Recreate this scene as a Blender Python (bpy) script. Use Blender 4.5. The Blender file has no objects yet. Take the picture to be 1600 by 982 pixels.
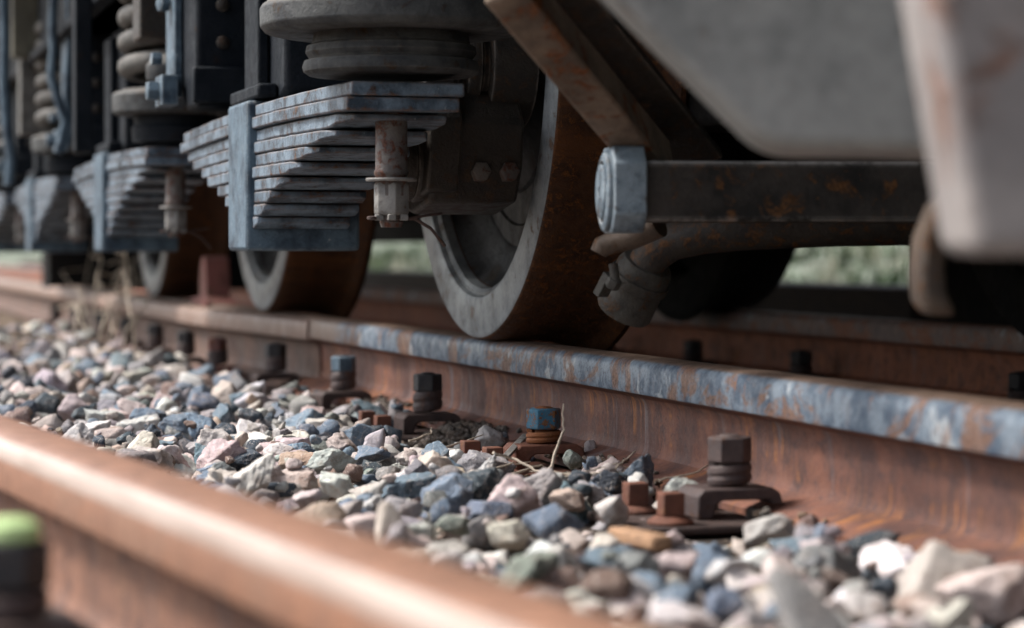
import bpy, bmesh, math, random
import numpy as np
from mathutils import Vector, Matrix
R = math.radians
rng = np.random.default_rng(7)
random.seed(7)
sc = bpy.context.scene
COL = sc.collection

# ------------------------------------------------------------------ camera, sky, sun, exposure
CAM_H, YAW, PITCH, FPX = 0.13, 16.0, 1.43, 3778.0
cam = bpy.data.cameras.new('camera'); camo = bpy.data.objects.new('camera', cam); COL.objects.link(camo)
camo.location = (0, 0, CAM_H); camo.rotation_euler = (R(90 - PITCH), 0, R(-YAW))
cam.sensor_width = 36; cam.lens = FPX * 36 / 1600; cam.clip_start = 0.02; cam.clip_end = 500
cam.dof.use_dof = True; cam.dof.focus_distance = 3.12; cam.dof.aperture_fstop = 3.9; cam.dof.aperture_blades = 7
sc.camera = camo
SUN_DIR = Vector((-0.72, 0.40, 1.0)).normalized()
w = bpy.data.worlds.new('World'); sc.world = w; w.use_nodes = True
nt = w.node_tree; bg = nt.nodes['Background']
sky = nt.nodes.new('ShaderNodeTexSky'); sky.sky_type = 'NISHITA'; sky.sun_disc = False
sky.sun_elevation = math.asin(SUN_DIR.z); sky.sun_rotation = math.atan2(SUN_DIR.x, SUN_DIR.y)
sky.air_density = 1.0; sky.dust_density = 3.5; sky.ozone_density = 1.0
hsv = nt.nodes.new('ShaderNodeHueSaturation'); hsv.inputs['Saturation'].default_value = 0.55   # a thin veil of cloud greys the blue
nt.links.new(sky.outputs[0], hsv.inputs['Color']); nt.links.new(hsv.outputs[0], bg.inputs[0]); bg.inputs[1].default_value = 0.122
sl = bpy.data.lights.new('sun', 'SUN'); sl.energy = 2.1; sl.angle = R(12); sl.color = (1.0, 0.965, 0.92)
so = bpy.data.objects.new('sun', sl); COL.objects.link(so)
so.rotation_euler = SUN_DIR.to_track_quat('Z', 'Y').to_euler()
sc.view_settings.view_transform = 'Standard'; sc.view_settings.look = 'None'
sc.view_settings.exposure = 1.32; sc.view_settings.gamma = 1.0
sc.cycles.max_bounces = 6; sc.cycles.use_denoising = True

# ------------------------------------------------------------------ pixel <-> place helpers (photo pixels, 1600 wide)
_cp, _sp = math.cos(R(PITCH)), math.sin(R(PITCH))
_A = Vector((math.sin(R(YAW)) * _cp, math.cos(R(YAW)) * _cp, -_sp))
_Rt = Vector((math.cos(R(YAW)), -math.sin(R(YAW)), 0))
_U = _Rt.cross(_A)
CO = Vector((0, 0, CAM_H))
def ray(u, y): return _A + _Rt * ((u - 800) / FPX) - _U * ((y - 491) / FPX)
def P(u, y, d): return CO + ray(u, y) * d                       # a point at depth d
def G(u, y, z):                                                  # a point on a level plane
    r = ray(u, y); return CO + r * ((z - CAM_H) / r.z)
def PX(u, y, x):                                                 # a point on the plane X = x
    r = ray(u, y); return CO + r * (x / r.x)
def project(p):
    v = Vector(p) - CO; d = v.dot(_A)
    return 800 + FPX * v.dot(_Rt) / d, 491 - FPX * v.dot(_U) / d, d

# ------------------------------------------------------------------ materials
def new_mat(name):
    m = bpy.data.materials.new(name); m.use_nodes = True
    n = m.node_tree.nodes; b = n['Principled BSDF']; return m, m.node_tree, n, b
class NG:
    def __init__(s, m): s.t = m.node_tree; s.n = s.t.nodes; s.b = s.n['Principled BSDF']
    def link(s, a, b): s.t.links.new(a, b)
    def coord(s, scale=(1, 1, 1), rand=True):
        tc = s.n.new('ShaderNodeTexCoord'); mp = s.n.new('ShaderNodeMapping'); mp.inputs['Scale'].default_value = scale
        s.link(tc.outputs['Object'], mp.inputs[0])
        if rand:
            oi = s.n.new('ShaderNodeObjectInfo'); mu = s.n.new('ShaderNodeMath'); mu.operation = 'MULTIPLY'; mu.inputs[1].default_value = 37.0
            s.link(oi.outputs['Random'], mu.inputs[0]); s.link(mu.outputs[0], mp.inputs['Location'])
        return mp.outputs[0]
    def noise(s, vec, scale, detail=5, rough=0.6, dist=0.0):
        t = s.n.new('ShaderNodeTexNoise'); t.inputs['Scale'].default_value = scale; t.inputs['Detail'].default_value = detail
        t.inputs['Roughness'].default_value = rough; t.inputs['Distortion'].default_value = dist
        s.link(vec, t.inputs['Vector']); return t.outputs['Fac']
    def ramp(s, fac, lo, hi, a=0.0, b=1.0):
        r = s.n.new('ShaderNodeMapRange'); r.interpolation_type = 'SMOOTHSTEP'
        for k, v in zip(('From Min', 'From Max', 'To Min', 'To Max'), (lo, hi, a, b)): r.inputs[k].default_value = v
        s.link(fac, r.inputs['Value']); return r.outputs['Result']
    def mix(s, fac, a, b, mode='MIX'):
        x = s.n.new('ShaderNodeMix'); x.data_type = 'RGBA'; x.blend_type = mode
        for sock, v in ((x.inputs[0], fac), (x.inputs[6], a), (x.inputs[7], b)):
            if isinstance(v, (int, float)): sock.default_value = v
            elif isinstance(v, tuple): sock.default_value = (v[0], v[1], v[2], 1)
            else: s.link(v, sock)
        return x.outputs[2]
    def math(s, op, a, b=None):
        x = s.n.new('ShaderNodeMath'); x.operation = op
        for i, v in enumerate((a, b)):
            if v is None: continue
            if isinstance(v, (int, float)): x.inputs[i].default_value = v
            else: s.link(v, x.inputs[i])
        return x.outputs[0]
    def bump(s, h, strength, dist=0.002):
        b = s.n.new('ShaderNodeBump'); b.inputs['Strength'].default_value = strength; b.inputs['Distance'].default_value = dist
        s.link(h, b.inputs['Height']); s.link(b.outputs[0], s.b.inputs['Normal'])
    def out(s, col, rough, metal=0.0, spec=0.5):
        s.link(col, s.b.inputs['Base Color'])
        if isinstance(rough, (int, float)): s.b.inputs['Roughness'].default_value = rough
        else: s.link(rough, s.b.inputs['Roughness'])
        if isinstance(metal, (int, float)): s.b.inputs['Metallic'].default_value = metal
        else: s.link(metal, s.b.inputs['Metallic'])
        s.b.inputs['Specular IOR Level'].default_value = spec

def worn(name, c1, c2, rust, rust_amt=0.5, scale=18, rough=(0.45, 0.75), bump=0.35, streak=None, dust=None, dust_amt=0.6, spec=0.22, chips=None, edge=None, edge_amt=.8, edge_r=.006):
    """weathered metal: two paint tones, rust patches, optional streaks, chips and dust on upward faces"""
    m = bpy.data.materials.new(name); m.use_nodes = True; g = NG(m)
    v = g.coord()
    n1 = g.noise(v, scale, 6, 0.65); n2 = g.noise(v, scale * 3.1, 7, 0.7, 0.6); n3 = g.noise(v, scale * 14, 3, 0.6)
    c = g.mix(g.ramp(n1, 0.38, 0.64), c1, c2)
    c = g.mix(g.ramp(n3, 0.35, 0.75, 0, 0.35), c, tuple(x * 0.5 for x in c1))
    th = 0.66 - 0.3 * rust_amt
    rm = g.ramp(g.math('ADD', g.math('MULTIPLY', n2, 0.65), g.math('MULTIPLY', n1, 0.35)), th, th + 0.09)
    rc = g.mix(g.ramp(n3, 0.35, 0.65), rust, tuple(x * 0.45 for x in rust))
    c = g.mix(rm, c, rc)
    if chips:
        cm = g.ramp(g.noise(v, scale * 5, 4, 0.7, 1.2), 0.67, 0.71)
        c = g.mix(cm, c, chips)
    if edge:
        bv = g.n.new('ShaderNodeBevel'); bv.samples = 4; bv.inputs['Radius'].default_value = edge_r
        ge2 = g.n.new('ShaderNodeNewGeometry'); dp = g.n.new('ShaderNodeVectorMath'); dp.operation = 'DOT_PRODUCT'
        g.link(bv.outputs[0], dp.inputs[0]); g.link(ge2.outputs['True Normal'], dp.inputs[1])
        em = g.math('MULTIPLY', g.ramp(g.math('SUBTRACT', 1.0, dp.outputs['Value']), .03, .18, 0, edge_amt), g.ramp(n2, .36, .56))
        c = g.mix(em, c, edge)
    if streak:
        sv = g.coord(streak[1]); sn = g.noise(sv, 1.0, 4, 0.7)
        c = g.mix(g.ramp(sn, 0.52, 0.66, 0, streak[2]), c, streak[0])
    if dust:
        ge = g.n.new('ShaderNodeNewGeometry'); sx = g.n.new('ShaderNodeSeparateXYZ'); g.link(ge.outputs['Normal'], sx.inputs[0])
        dm = g.math('MULTIPLY', g.ramp(sx.outputs[2], 0.2, 0.8, 0, dust_amt), g.ramp(n2, 0.3, 0.6))
        c = g.mix(dm, c, dust)
    ro = g.ramp(n2, 0.3, 0.7, rough[0], rough[1])
    g.out(c, ro, 0.0, spec)
    g.bump(g.math('ADD', g.math('MULTIPLY', n2, 0.7), g.math('MULTIPLY', n3, 0.35)), bump, 0.004)
    return m

M = {}
M['spring'] = worn('blue_grey_spring_paint', (.145, .195, .245), (.024, .040, .058), (.085, .042, .023), .42, 20, (.36, .66), .85, spec=.3, chips=(.32, .36, .38), dust=(.12, .10, .085), dust_amt=.6, edge=(.20, .095, .045), edge_amt=1)
M['buckle'] = worn('slate_blue_paint', (.095, .140, .18), (.028, .045, .066), (.05, .04, .035), .3, 18, (.4, .65), .7, chips=(.26, .29, .31), edge=(.30, .33, .34))
M['black'] = worn('black_grimy_steel', (.006, .009, .013), (.013, .016, .021), (.03, .018, .011), .3, 14, (.5, .75), .7, spec=.10, edge=(.06, .065, .07), edge_amt=.6)
M['deep'] = worn('shade_black_underframe', (.008, .008, .009), (.013, .012, .011), (.016, .011, .008), .3, 9, (.7, .9), .3, spec=.15)  # shade under the vehicle is put into this near-black colour
M['seat'] = worn('dusty_grey_steel', (.080, .083, .082), (.030, .033, .037), (.06, .038, .022), .4, 20, (.5, .75), .7, dust=(.20, .18, .16), dust_amt=.5, edge=(.21, .20, .18), edge_amt=.6)
M['coil'] = worn('dusty_coil_steel', (.145, .138, .126), (.075, .075, .074), (.11, .07, .042), .4, 24, (.5, .75), .6)
M['casting'] = worn('brown_greasy_casting', (.034, .027, .021), (.014, .013, .012), (.065, .035, .018), .5, 18, (.36, .68), .9, spec=.35, chips=(.10, .08, .065), edge=(.28, .25, .22), edge_amt=.8)
M['rod'] = worn('worn_rod_steel', (.15, .13, .115), (.085, .075, .072), (.12, .045, .026), .6, 26, (.32, .6), .45)
M['nut_steel'] = worn('pale_nut_steel', (.22, .21, .195), (.13, .125, .12), (.12, .07, .04), .4, 34, (.35, .55), .5, edge=(.33, .31, .28), edge_amt=.6)
M['dish'] = worn('grey_wheel_dish', (.062, .063, .066), (.017, .018, .020), (.05, .034, .025), .42, 9, (.38, .65), .9, chips=(.015, .015, .015))
M['rim'] = worn('pale_wheel_rim', (.33, .355, .37), (.15, .168, .18), (.15, .085, .05), .4, 13, (.28, .5), .45, chips=(.10, .09, .08), edge=(.12, .085, .06), edge_amt=.7)
M['tread'] = worn('rusty_wheel_tread', (.085, .036, .016), (.038, .018, .010), (.20, .072, .021), .50, 34, (.38, .7), .9, streak=((.15, .055, .017), (2, 20, 20), .6))
M['brace'] = worn('rusty_tan_brace', (.24, .18, .135), (.10, .075, .058), (.24, .085, .03), .50, 11, (.5, .8), .6, edge=(.3, .25, .2), edge_amt=.5)
M['beam'] = worn('brown_black_beam', (.050, .042, .036), (.014, .013, .012), (.14, .062, .022), .48, 13, (.4, .65), .6, dust=(.36, .34, .32), dust_amt=.9, edge=(.42, .39, .36), edge_amt=1, edge_r=.010)
M['beam_end'] = worn('pale_blue_worn_end', (.24, .295, .335), (.065, .095, .125), (.08, .055, .038), .46, 24, (.35, .6), .6, edge=(.55, .56, .56), edge_amt=1, edge_r=.004)  # paler, bluer tones than the beam, with rust patches and pale edges
M['panel'] = worn('pale_grey_panel_paint', (.31, .31, .295), (.155, .16, .155), (.21, .15, .12), .36, 7, (.4, .6), .25, chips=(.14, .14, .14))
M['panel_edge'] = worn('pinkish_grey_panel_paint', (.33, .30, .285), (.235, .215, .21), (.23, .13, .095), .38, 6, (.4, .6), .25, edge=(.24, .12, .085), edge_r=.012)
M['pipe'] = worn('grey_brown_pipe', (.052, .044, .038), (.026, .025, .025), (.13, .06, .024), .55, 26, (.36, .65), .7)
M['nozzle'] = worn('grey_rubber_nozzle', (.070, .064, .055), (.032, .030, .028), (.085, .045, .022), .48, 26, (.42, .7), .7)
M['brown_iron'] = worn('brown_worn_iron', (.105, .075, .055), (.055, .044, .038), (.11, .05, .02), .5, 16, (.42, .7), .6)
M['red_iron'] = worn('reddish_rusty_iron', (.20, .085, .07), (.12, .055, .048), (.2, .08, .04), .5, 24, (.5, .7), .4)
M['red_paint'] = worn('faded_red_paint', (.27, .11, .095), (.18, .075, .065), (.25, .15, .10), .5, 24, (.5, .7), .4)
M['olive'] = worn('olive_grey_paint', (.15, .14, .105), (.10, .095, .075), (.1, .07, .045), .35, 10, (.5, .75), .4)
M['bolt_dark'] = worn('dark_bolt_steel', (.028, .027, .03), (.05, .045, .044), (.075, .04, .026), .35, 40, (.35, .6), .5)
M['bolt_brown'] = worn('brown_bolt_steel', (.085, .06, .055), (.055, .042, .042), (.11, .055, .035), .4, 40, (.4, .65), .5)
M['bolt_rust'] = worn('orange_rusty_steel', (.24, .09, .035), (.15, .055, .026), (.33, .15, .055), .4, 50, (.55, .8), .6)
M['clip_rust'] = worn('red_brown_rusty_steel', (.17, .070, .045), (.11, .05, .036), (.22, .10, .05), .4, 40, (.55, .8), .6)
M['clip_dark'] = worn('dark_brown_clip_steel', (.075, .05, .044), (.045, .034, .032), (.11, .055, .035), .4, 40, (.5, .75), .6)
M['blue_nut'] = worn('chipped_blue_paint', (.045, .15, .23), (.035, .11, .17), (.23, .10, .04), .60, 50, (.4, .65), .5, chips=(.35, .17, .06))
M['green_nut'] = worn('pale_green_paint', (.42, .55, .26), (.36, .5, .2), (.3, .4, .2), .2, 30, (.5, .7), .3)
M['timber'] = worn('dark_creosoted_timber', (.05, .036, .027), (.032, .026, .022), (.08, .055, .04), .4, 18, (.7, .9), .8, streak=((.02, .016, .013), (6, 60, 40), .7))
M['wood'] = worn('weathered_wood', (.40, .24, .14), (.28, .17, .105), (.2, .12, .08), .35, 60, (.7, .9), .6)
M['stalk'] = worn('dry_straw', (.50, .42, .33), (.36, .30, .24), (.22, .16, .11), .3, 40, (.6, .9), .2)
M['grime_wire'] = worn('rusty_wire', (.10, .065, .055), (.07, .05, .045), (.12, .06, .03), .4, 40, (.5, .7), .3)

def rail_mat(name, web1, web2, streak, scale_a, scale_b, top, patch, head_amt, pale_amt=0.0, fleck=.9):
    """rail steel: rusty web with run-down streaks, blue-grey mill scale left on the head's side"""
    m = bpy.data.materials.new(name); m.use_nodes = True; g = NG(m)
    v = g.coord(rand=False)
    sv = g.coord((10, 8, 3), rand=False); sv2 = g.coord((20, 60, 2.5), rand=False); sv3 = g.coord((3, 5, 7.0), rand=False)
    n = g.noise(v, 30, 7, .7); nf = g.noise(v, 240, 4, .7)
    nb = g.noise(g.coord((4, 5, 9), rand=False), 1, 6, .7, .6)
    c = g.mix(g.ramp(g.noise(sv, 1, 5, .65), .38, .62), web1, web2)
    c = g.mix(g.ramp(g.noise(v, 40, 7, .8, .4), .47, .64, 0, .75), c, (.050, .032, .033))
    c = g.mix(g.math('MULTIPLY', g.ramp(g.noise(sv2, 1, 4, .7), .50, .64, 0, .75), g.ramp(nb, .46, .60)), c, streak)
    c = g.mix(g.ramp(g.noise(v, 120, 6, .8), .58, .70, 0, .5), c, (.24, .16, .125))
    c = g.mix(g.ramp(g.noise(g.coord((0.5, 34, 3), rand=False), 1, 3, .6), .62, .70, 0, .55), c, (.17, .165, .175))
    tc = g.n.new('ShaderNodeTexCoord'); sx = g.n.new('ShaderNodeSeparateXYZ'); g.link(tc.outputs['Object'], sx.inputs[0])
    head = g.ramp(sx.outputs[2], -.0450, -.0425)
    topm = g.ramp(sx.outputs[2], -.0045, -.0012)
    pale = g.math('MULTIPLY', g.ramp(g.math('ADD', sx.outputs[1], g.math('MULTIPLY', n, .4)), 4.72, 4.86), pale_amt)
    hs = g.mix(g.ramp(n, .35, .65), scale_a, scale_b)
    hs = g.mix(g.ramp(g.noise(g.coord((1, 14, 9), rand=False), 1, 5, .7, .5), .57, .63, 0, fleck), hs, (.36, .385, .40))
    hs = g.mix(g.ramp(g.noise(sv3, 1.3, 6, .75, .8), .51, .58, 0, head_amt), hs, g.mix(g.ramp(nf, .4, .6), patch, tuple(x * .5 for x in patch)))
    hs = g.mix(g.math('MULTIPLY', g.ramp(g.noise(sv2, 1, 4, .7), .58, .68, 0, .8), g.ramp(nb, .48, .6)), hs, streak)
    hs = g.mix(pale, hs, (.27, .195, .155))
    hs = g.mix(topm, hs, g.mix(g.ramp(n, .4, .62), top, tuple(x * .6 for x in top)))
    c = g.mix(head, c, hs)
    c = g.mix(g.ramp(nf, .5, .75, 0, .5), c, tuple(x * .45 for x in web2))
    c = g.mix(g.ramp(g.noise(v, 420, 2, .5), .68, .74, 0, .5), c, (.38, .30, .26))
    ro = g.mix(head, g.ramp(n, .3, .7, .55, .8), g.ramp(n, .3, .7, .36, .58))
    g.out(c, ro, 0.0, .28)
    g.bump(g.math('ADD', g.math('MULTIPLY', n, .8), g.math('MULTIPLY', nf, .4)), .35, .003)
    return m
M['rail'] = rail_mat('rail_rust_and_mill_scale', (.185, .080, .053), (.090, .046, .038), (.33, .13, .04), (.20, .245, .29), (.055, .082, .120), (.20, .135, .10), (.235, .120, .07), .85, .9)
M['rail_far'] = rail_mat('far_rail_rust', (.30, .12, .07), (.22, .09, .055), (.40, .16, .07), (.26, .19, .17), (.18, .15, .15), (.30, .17, .12), (.36, .16, .10), .95)
M['rail_front'] = rail_mat('orange_rail_rust', (.215, .108, .070), (.145, .074, .050), (.26, .14, .085), (.30, .15, .093), (.22, .115, .076), (.30, .16, .105), (.33, .19, .13), .6, fleck=.0)
M['rail_left'] = rail_mat('pale_dusty_rail', (.16, .095, .07), (.11, .075, .06), (.2, .11, .07), (.30, .21, .17), (.24, .17, .14), (.34, .25, .20), (.33, .19, .14), .6, fleck=.4)
def painted_edge_sheen():
    m = bpy.data.materials.new('running_edge_painted_sheen'); m.use_nodes = True; g = NG(m)
    v = g.coord((30, 1.2, 30), rand=False)
    c = g.mix(g.ramp(g.noise(v, 2, 4, .6), .35, .65), (.40, .315, .27), (.30, .225, .185))  # worn running edge; its sky sheen is put into a paler colour
    g.out(c, g.ramp(g.noise(v, 3, 4, .6), .3, .7, .44, .58), .22)
    return m
M['painted_edge_sheen'] = painted_edge_sheen()

def stone_mat():
    m = bpy.data.materials.new('ballast_stone'); m.use_nodes = True; g = NG(m)
    at = g.n.new('ShaderNodeAttribute'); at.attribute_name = 'tone'
    v = g.coord(rand=False)
    n1 = g.noise(v, 35, 6, .7, .4); n2 = g.noise(v, 160, 5, .75); n3 = g.noise(v, 480, 3, .6)
    c = at.outputs['Color']
    c = g.mix(g.ramp(n1, .42, .62, 0, .55), c, g.mix(1.0, c, (.58, .55, .55), 'MULTIPLY'))
    c = g.mix(g.ramp(g.noise(v, 60, 5, .7, 1.5), .56, .64, 0, .5), c, (.55, .46, .41))
    c = g.mix(g.ramp(n2, .60, .68, 0, .55), c, (.10, .09, .09))
    c = g.mix(g.ramp(n3, .62, .70, 0, .6), c, (.72, .68, .63))
    wv = g.n.new('ShaderNodeTexWave'); wv.inputs['Scale'].default_value = 9; wv.inputs['Distortion'].default_value = 14; wv.inputs['Detail'].default_value = 4
    wv.inputs['Detail Scale'].default_value = 2.2; g.link(v, wv.inputs['Vector'])
    c = g.mix(g.ramp(wv.outputs['Fac'], .985, .998, 0, .3), c, (.70, .64, .58))
    c = g.mix(g.ramp(g.noise(v, 14, 6, .75), .50, .66, 0, .6), c, g.mix(1.0, c, (.62, .50, .42), 'MULTIPLY'))
    g.out(c, g.ramp(n2, .3, .7, .62, .88), 0, .3)
    g.bump(g.math('ADD', g.math('MULTIPLY', n1, .9), g.math('ADD', g.math('MULTIPLY', n2, .6), g.math('MULTIPLY', n3, .35))), .8, .007)
    return m
M['stone'] = stone_mat()
def dirt_mat():
    m = bpy.data.materials.new('ballast_dirt'); m.use_nodes = True; g = NG(m)
    v = g.coord(rand=False)
    n1 = g.noise(v, 9, 6, .7); n2 = g.noise(v, 90, 6, .75); n3 = g.noise(v, 300, 4, .7)
    c = g.mix(g.ramp(n1, .35, .65), (.13, .095, .068), (.20, .15, .11))
    c = g.mix(g.ramp(n2, .5, .7, 0, .8), c, (.055, .042, .034))
    c = g.mix(g.ramp(n3, .6, .7, 0, .7), c, (.42, .34, .27))
    g.out(c, .92, 0, .2); g.bump(g.math('ADD', n2, g.math('MULTIPLY', n3, .6)), .9, .008)
    return m
M['dirt'] = dirt_mat()
def grass_mat():
    m = bpy.data.materials.new('pale_grass_bank'); m.use_nodes = True; g = NG(m)
    v = g.coord(rand=False)
    n1 = g.noise(v, 3.2, 5, .75); n2 = g.noise(v, 7, 5, .7)
    c = g.mix(g.ramp(n1, .4, .6), (.05, .075, .04), (.17, .185, .14))
    c = g.mix(g.ramp(n2, .54, .62, 0, .8), c, (.34, .35, .32))
    g.out(c, .9, 0, .2); g.bump(n2, .6, .05); return m
M['grass'] = grass_mat()

# ------------------------------------------------------------------ mesh helpers
class MB:
    def __init__(s): s.v = []; s.f = []; s.m = []
    def add(s, vs, fs, mi=0):
        o = len(s.v); s.v += [tuple(x) for x in vs]; s.f += [tuple(i + o for i in f) for f in fs]; s.m += [mi] * len(fs); return s
    def box(s, a, b, mi=0):
        (x0, y0, z0), (x1, y1, z1) = a, b
        return s.add([(x0, y0, z0), (x1, y0, z0), (x1, y1, z0), (x0, y1, z0), (x0, y0, z1), (x1, y0, z1), (x1, y1, z1), (x0, y1, z1)],
                     [(0, 3, 2, 1), (4, 5, 6, 7), (0, 1, 5, 4), (1, 2, 6, 5), (2, 3, 7, 6), (3, 0, 4, 7)], mi)
    def bar(s, p, q, wd, ht, up=(0, 0, 1), mi=0):
        p, q = Vector(p), Vector(q); d = (q - p).normalized(); r = d.cross(Vector(up)).normalized(); u = r.cross(d)
        vs = []
        for c in (p, q):
            for a, b in ((-1, -1), (1, -1), (1, 1), (-1, 1)): vs.append(c + r * (a * wd / 2) + u * (b * ht / 2))
        return s.add(vs, [(3, 2, 1, 0), (4, 5, 6, 7), (0, 1, 5, 4), (1, 2, 6, 5), (2, 3, 7, 6), (3, 0, 4, 7)], mi)
    def lathe(s, prof, c, axis=(0, 0, 1), n=48, mis=None, mi=0, closed=False):
        """prof: list of (radius, along-axis)"""
        a = Vector(axis).normalized(); t = Vector((0, 0, 1)) if abs(a.z) < .9 else Vector((1, 0, 0))
        e1 = a.cross(t).normalized(); e2 = a.cross(e1); c = Vector(c)
        o = len(s.v)
        for r, h in prof:
            for k in range(n):
                an = 2 * math.pi * k / n
                s.v.append(tuple(c + a * h + e1 * (r * math.cos(an)) + e2 * (r * math.sin(an))))
        L = len(prof)
        for i in range(L if closed else L - 1):
            j = (i + 1) % L
            for k in range(n):
                k2 = (k + 1) % n
                s.f.append((o + i * n + k, o + i * n + k2, o + j * n + k2, o + j * n + k)); s.m.append(mis[i] if mis else mi)
        if not closed:
            if prof[0][0] > 1e-5: s.f.append(tuple(o + k for k in range(n))); s.m.append(mis[0] if mis else mi)
            if prof[-1][0] > 1e-5: s.f.append(tuple(o + (L - 1) * n + k for k in range(n))); s.m.append(mis[-1] if mis else mi)
        return s
    def cyl(s, p, q, r, r2=None, n=24, mi=0):
        p, q = Vector(p), Vector(q); return s.lathe([(r, 0), (r2 or r, (q - p).length)], p, q - p, n, mi=mi)
    def hexa(s, c, af, h, axis=(0, 0, 1), mi=0, ch=.12):
        r = af / math.sqrt(3)
        return s.lathe([(r * (1 - ch), 0), (r, ch * r * .6), (r, h - ch * r * .6), (r * (1 - ch), h)], c, axis, 6, mi=mi)
    def tube(s, pts, r, n=12, mi=0):
        pts = [Vector(p) for p in pts]; rs = r if isinstance(r, (list, tuple)) else [r] * len(pts)
        o = len(s.v); prev = None
        for i, p in enumerate(pts):
            d = (pts[min(i + 1, len(pts) - 1)] - pts[max(i - 1, 0)]).normalized()
            if prev is None:
                t = Vector((0, 0, 1)) if abs(d.z) < .9 else Vector((1, 0, 0)); e = d.cross(t).normalized()
            else: e = (prev - d * prev.dot(d)).normalized()
            prev = e; f = d.cross(e)
            for k in range(n):
                an = 2 * math.pi * k / n; s.v.append(tuple(p + e * (rs[i] * math.cos(an)) + f * (rs[i] * math.sin(an))))
        for i in range(len(pts) - 1):
            for k in range(n):
                k2 = (k + 1) % n; s.f.append((o + i * n + k, o + i * n + k2, o + (i + 1) * n + k2, o + (i + 1) * n + k)); s.m.append(mi)
        s.f.append(tuple(o + k for k in range(n))); s.m.append(mi)
        s.f.append(tuple(o + (len(pts) - 1) * n + k for k in range(n))); s.m.append(mi)
        return s
    def prism(s, poly, ext, mi=0):
        """poly: 3-D points of a flat outline, ext: extrusion vector"""
        n = len(poly); e = Vector(ext); vs = [Vector(p) for p in poly]; vs += [p + e for p in vs]
        return s.add(vs, [tuple(range(n))[::-1], tuple(range(n, 2 * n))] + [(i, (i + 1) % n, (i + 1) % n + n, i + n) for i in range(n)], mi)
    def sweep(s, prof, path, lat):
        """prof: closed [(lateral, z)], path: 3-D points, lat: function i -> unit lateral vector"""
        n = len(prof); o = len(s.v)
        for i, p in enumerate(path):
            l = lat(i)
            for a, z in prof: s.v.append((p[0] + l[0] * a, p[1] + l[1] * a, p[2] + z))
        for i in range(len(path) - 1):
            for k in range(n):
                k2 = (k + 1) % n; s.f.append((o + i * n + k, o + i * n + k2, o + (i + 1) * n + k2, o + (i + 1) * n + k)); s.m.append(0)
        s.f.append(tuple(o + k for k in range(n))); s.f.append(tuple(o + (len(path) - 1) * n + k for k in range(n))); s.m += [0, 0]
        return s
    def build(s, name, mats, parent=None, bevel=0.0, smooth=True, segs=2, angle=38):
        me = bpy.data.meshes.new(name); me.from_pydata(s.v, [], s.f)
        for x in (mats if isinstance(mats, (list, tuple)) else [mats]): me.materials.append(x)
        me.polygons.foreach_set('material_index', s.m)
        b = bmesh.new(); b.from_mesh(me); bmesh.ops.recalc_face_normals(b, faces=b.faces); b.to_mesh(me); b.free()
        if smooth:
            me.polygons.foreach_set('use_smooth', [True] * len(me.polygons)); me.set_sharp_from_angle(angle=R(angle))
        o = bpy.data.objects.new(name, me); COL.objects.link(o)
        if parent is not None: adopt(o, parent)
        if bevel:
            bm = o.modifiers.new('bevel', 'BEVEL'); bm.width = bevel; bm.segments = segs; bm.limit_method = 'ANGLE'; bm.angle_limit = R(35); bm.harden_normals = False
        return o
WLOC = {}
def wloc(o): return WLOC.get(o.name, Vector((0, 0, 0)))
def adopt(o, parent):
    o.parent = parent; o.matrix_parent_inverse = Matrix.Translation(-wloc(parent))
def tag(o, label, cat, group=None, kind=None):
    if label: o['label'] = label
    if cat: o['category'] = cat
    if group: o['group'] = group
    if kind: o['kind'] = kind
    return o
def thing(name, loc, label, cat, group=None):
    o = bpy.data.objects.new(name, None); COL.objects.link(o); o.location = loc; o.empty_display_size = .1
    WLOC[o.name] = Vector(loc); return tag(o, label, cat, group)

# ------------------------------------------------------------------ setting: ground, grass bank
def grid(name, x0, x1, y0, y1, nx, ny, zf, mat):
    xs = np.linspace(x0, x1, nx); ys = np.linspace(y0, y1, ny)
    vs = [(x, y, zf(x, y)) for y in ys for x in xs]
    fs = [(j * nx + i, j * nx + i + 1, (j + 1) * nx + i + 1, (j + 1) * nx + i) for j in range(ny - 1) for i in range(nx - 1)]
    return MB().add(vs, fs).build(name, mat)
def gz(x, y):
    return -.168 + .006 * math.sin(9.1 * x + 3 * math.sin(4.3 * y)) + .005 * math.sin(13.7 * y + 5 * x) - .02 * max(0, min(1, (x - 1.1) * 5)) * max(0, min(1, (2.9 - x) * 5))
gr = grid('ground', -1.2, 3.6, -1.0, 17.0, 70, 220, gz, M['dirt']); gr['kind'] = 'structure'
far = grid('terrain', -150, 250, -60, 400, 90, 90, lambda x, y: -.30, M['dirt']); far['kind'] = 'structure'
bank = grid('hill', 3.62, 60, -20, 160, 60, 90, lambda x, y: -.22 + max(0, (x - 7) * .10) + .05 * math.sin(x * 1.3 + y * .7), M['grass']); bank['kind'] = 'structure'

GT = MB()
for k in range(1500):
    x = 7.2 + 7 * rng.random() ** 1.5; y = rng.uniform(8, 45); z = -.22 + max(0, (x - 7) * .10) + .05 * math.sin(x * 1.3 + y * .7); h = rng.uniform(.05, .28); mi = int(rng.integers(3))
    for j in range(5):
        a = rng.uniform(0, 6.28); b_ = rng.uniform(.01, .035); dx, dy = rng.normal(0, .05, 2); lx, ly = rng.normal(0, .06, 2)
        GT.add([(x + dx - b_ * math.cos(a), y + dy - b_ * math.sin(a), z - .02), (x + dx + b_ * math.cos(a), y + dy + b_ * math.sin(a), z - .02), (x + dx + lx, y + dy + ly, z + h)], [(0, 1, 2)], mi)
def plain(name, c):
    m = bpy.data.materials.new(name); m.use_nodes = True; g = NG(m); v = g.coord(rand=False)
    g.out(g.mix(g.ramp(g.noise(v, 3, 4, .6), .4, .6), c, tuple(q * .6 for q in c)), .9, 0, .1); return m
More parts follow.
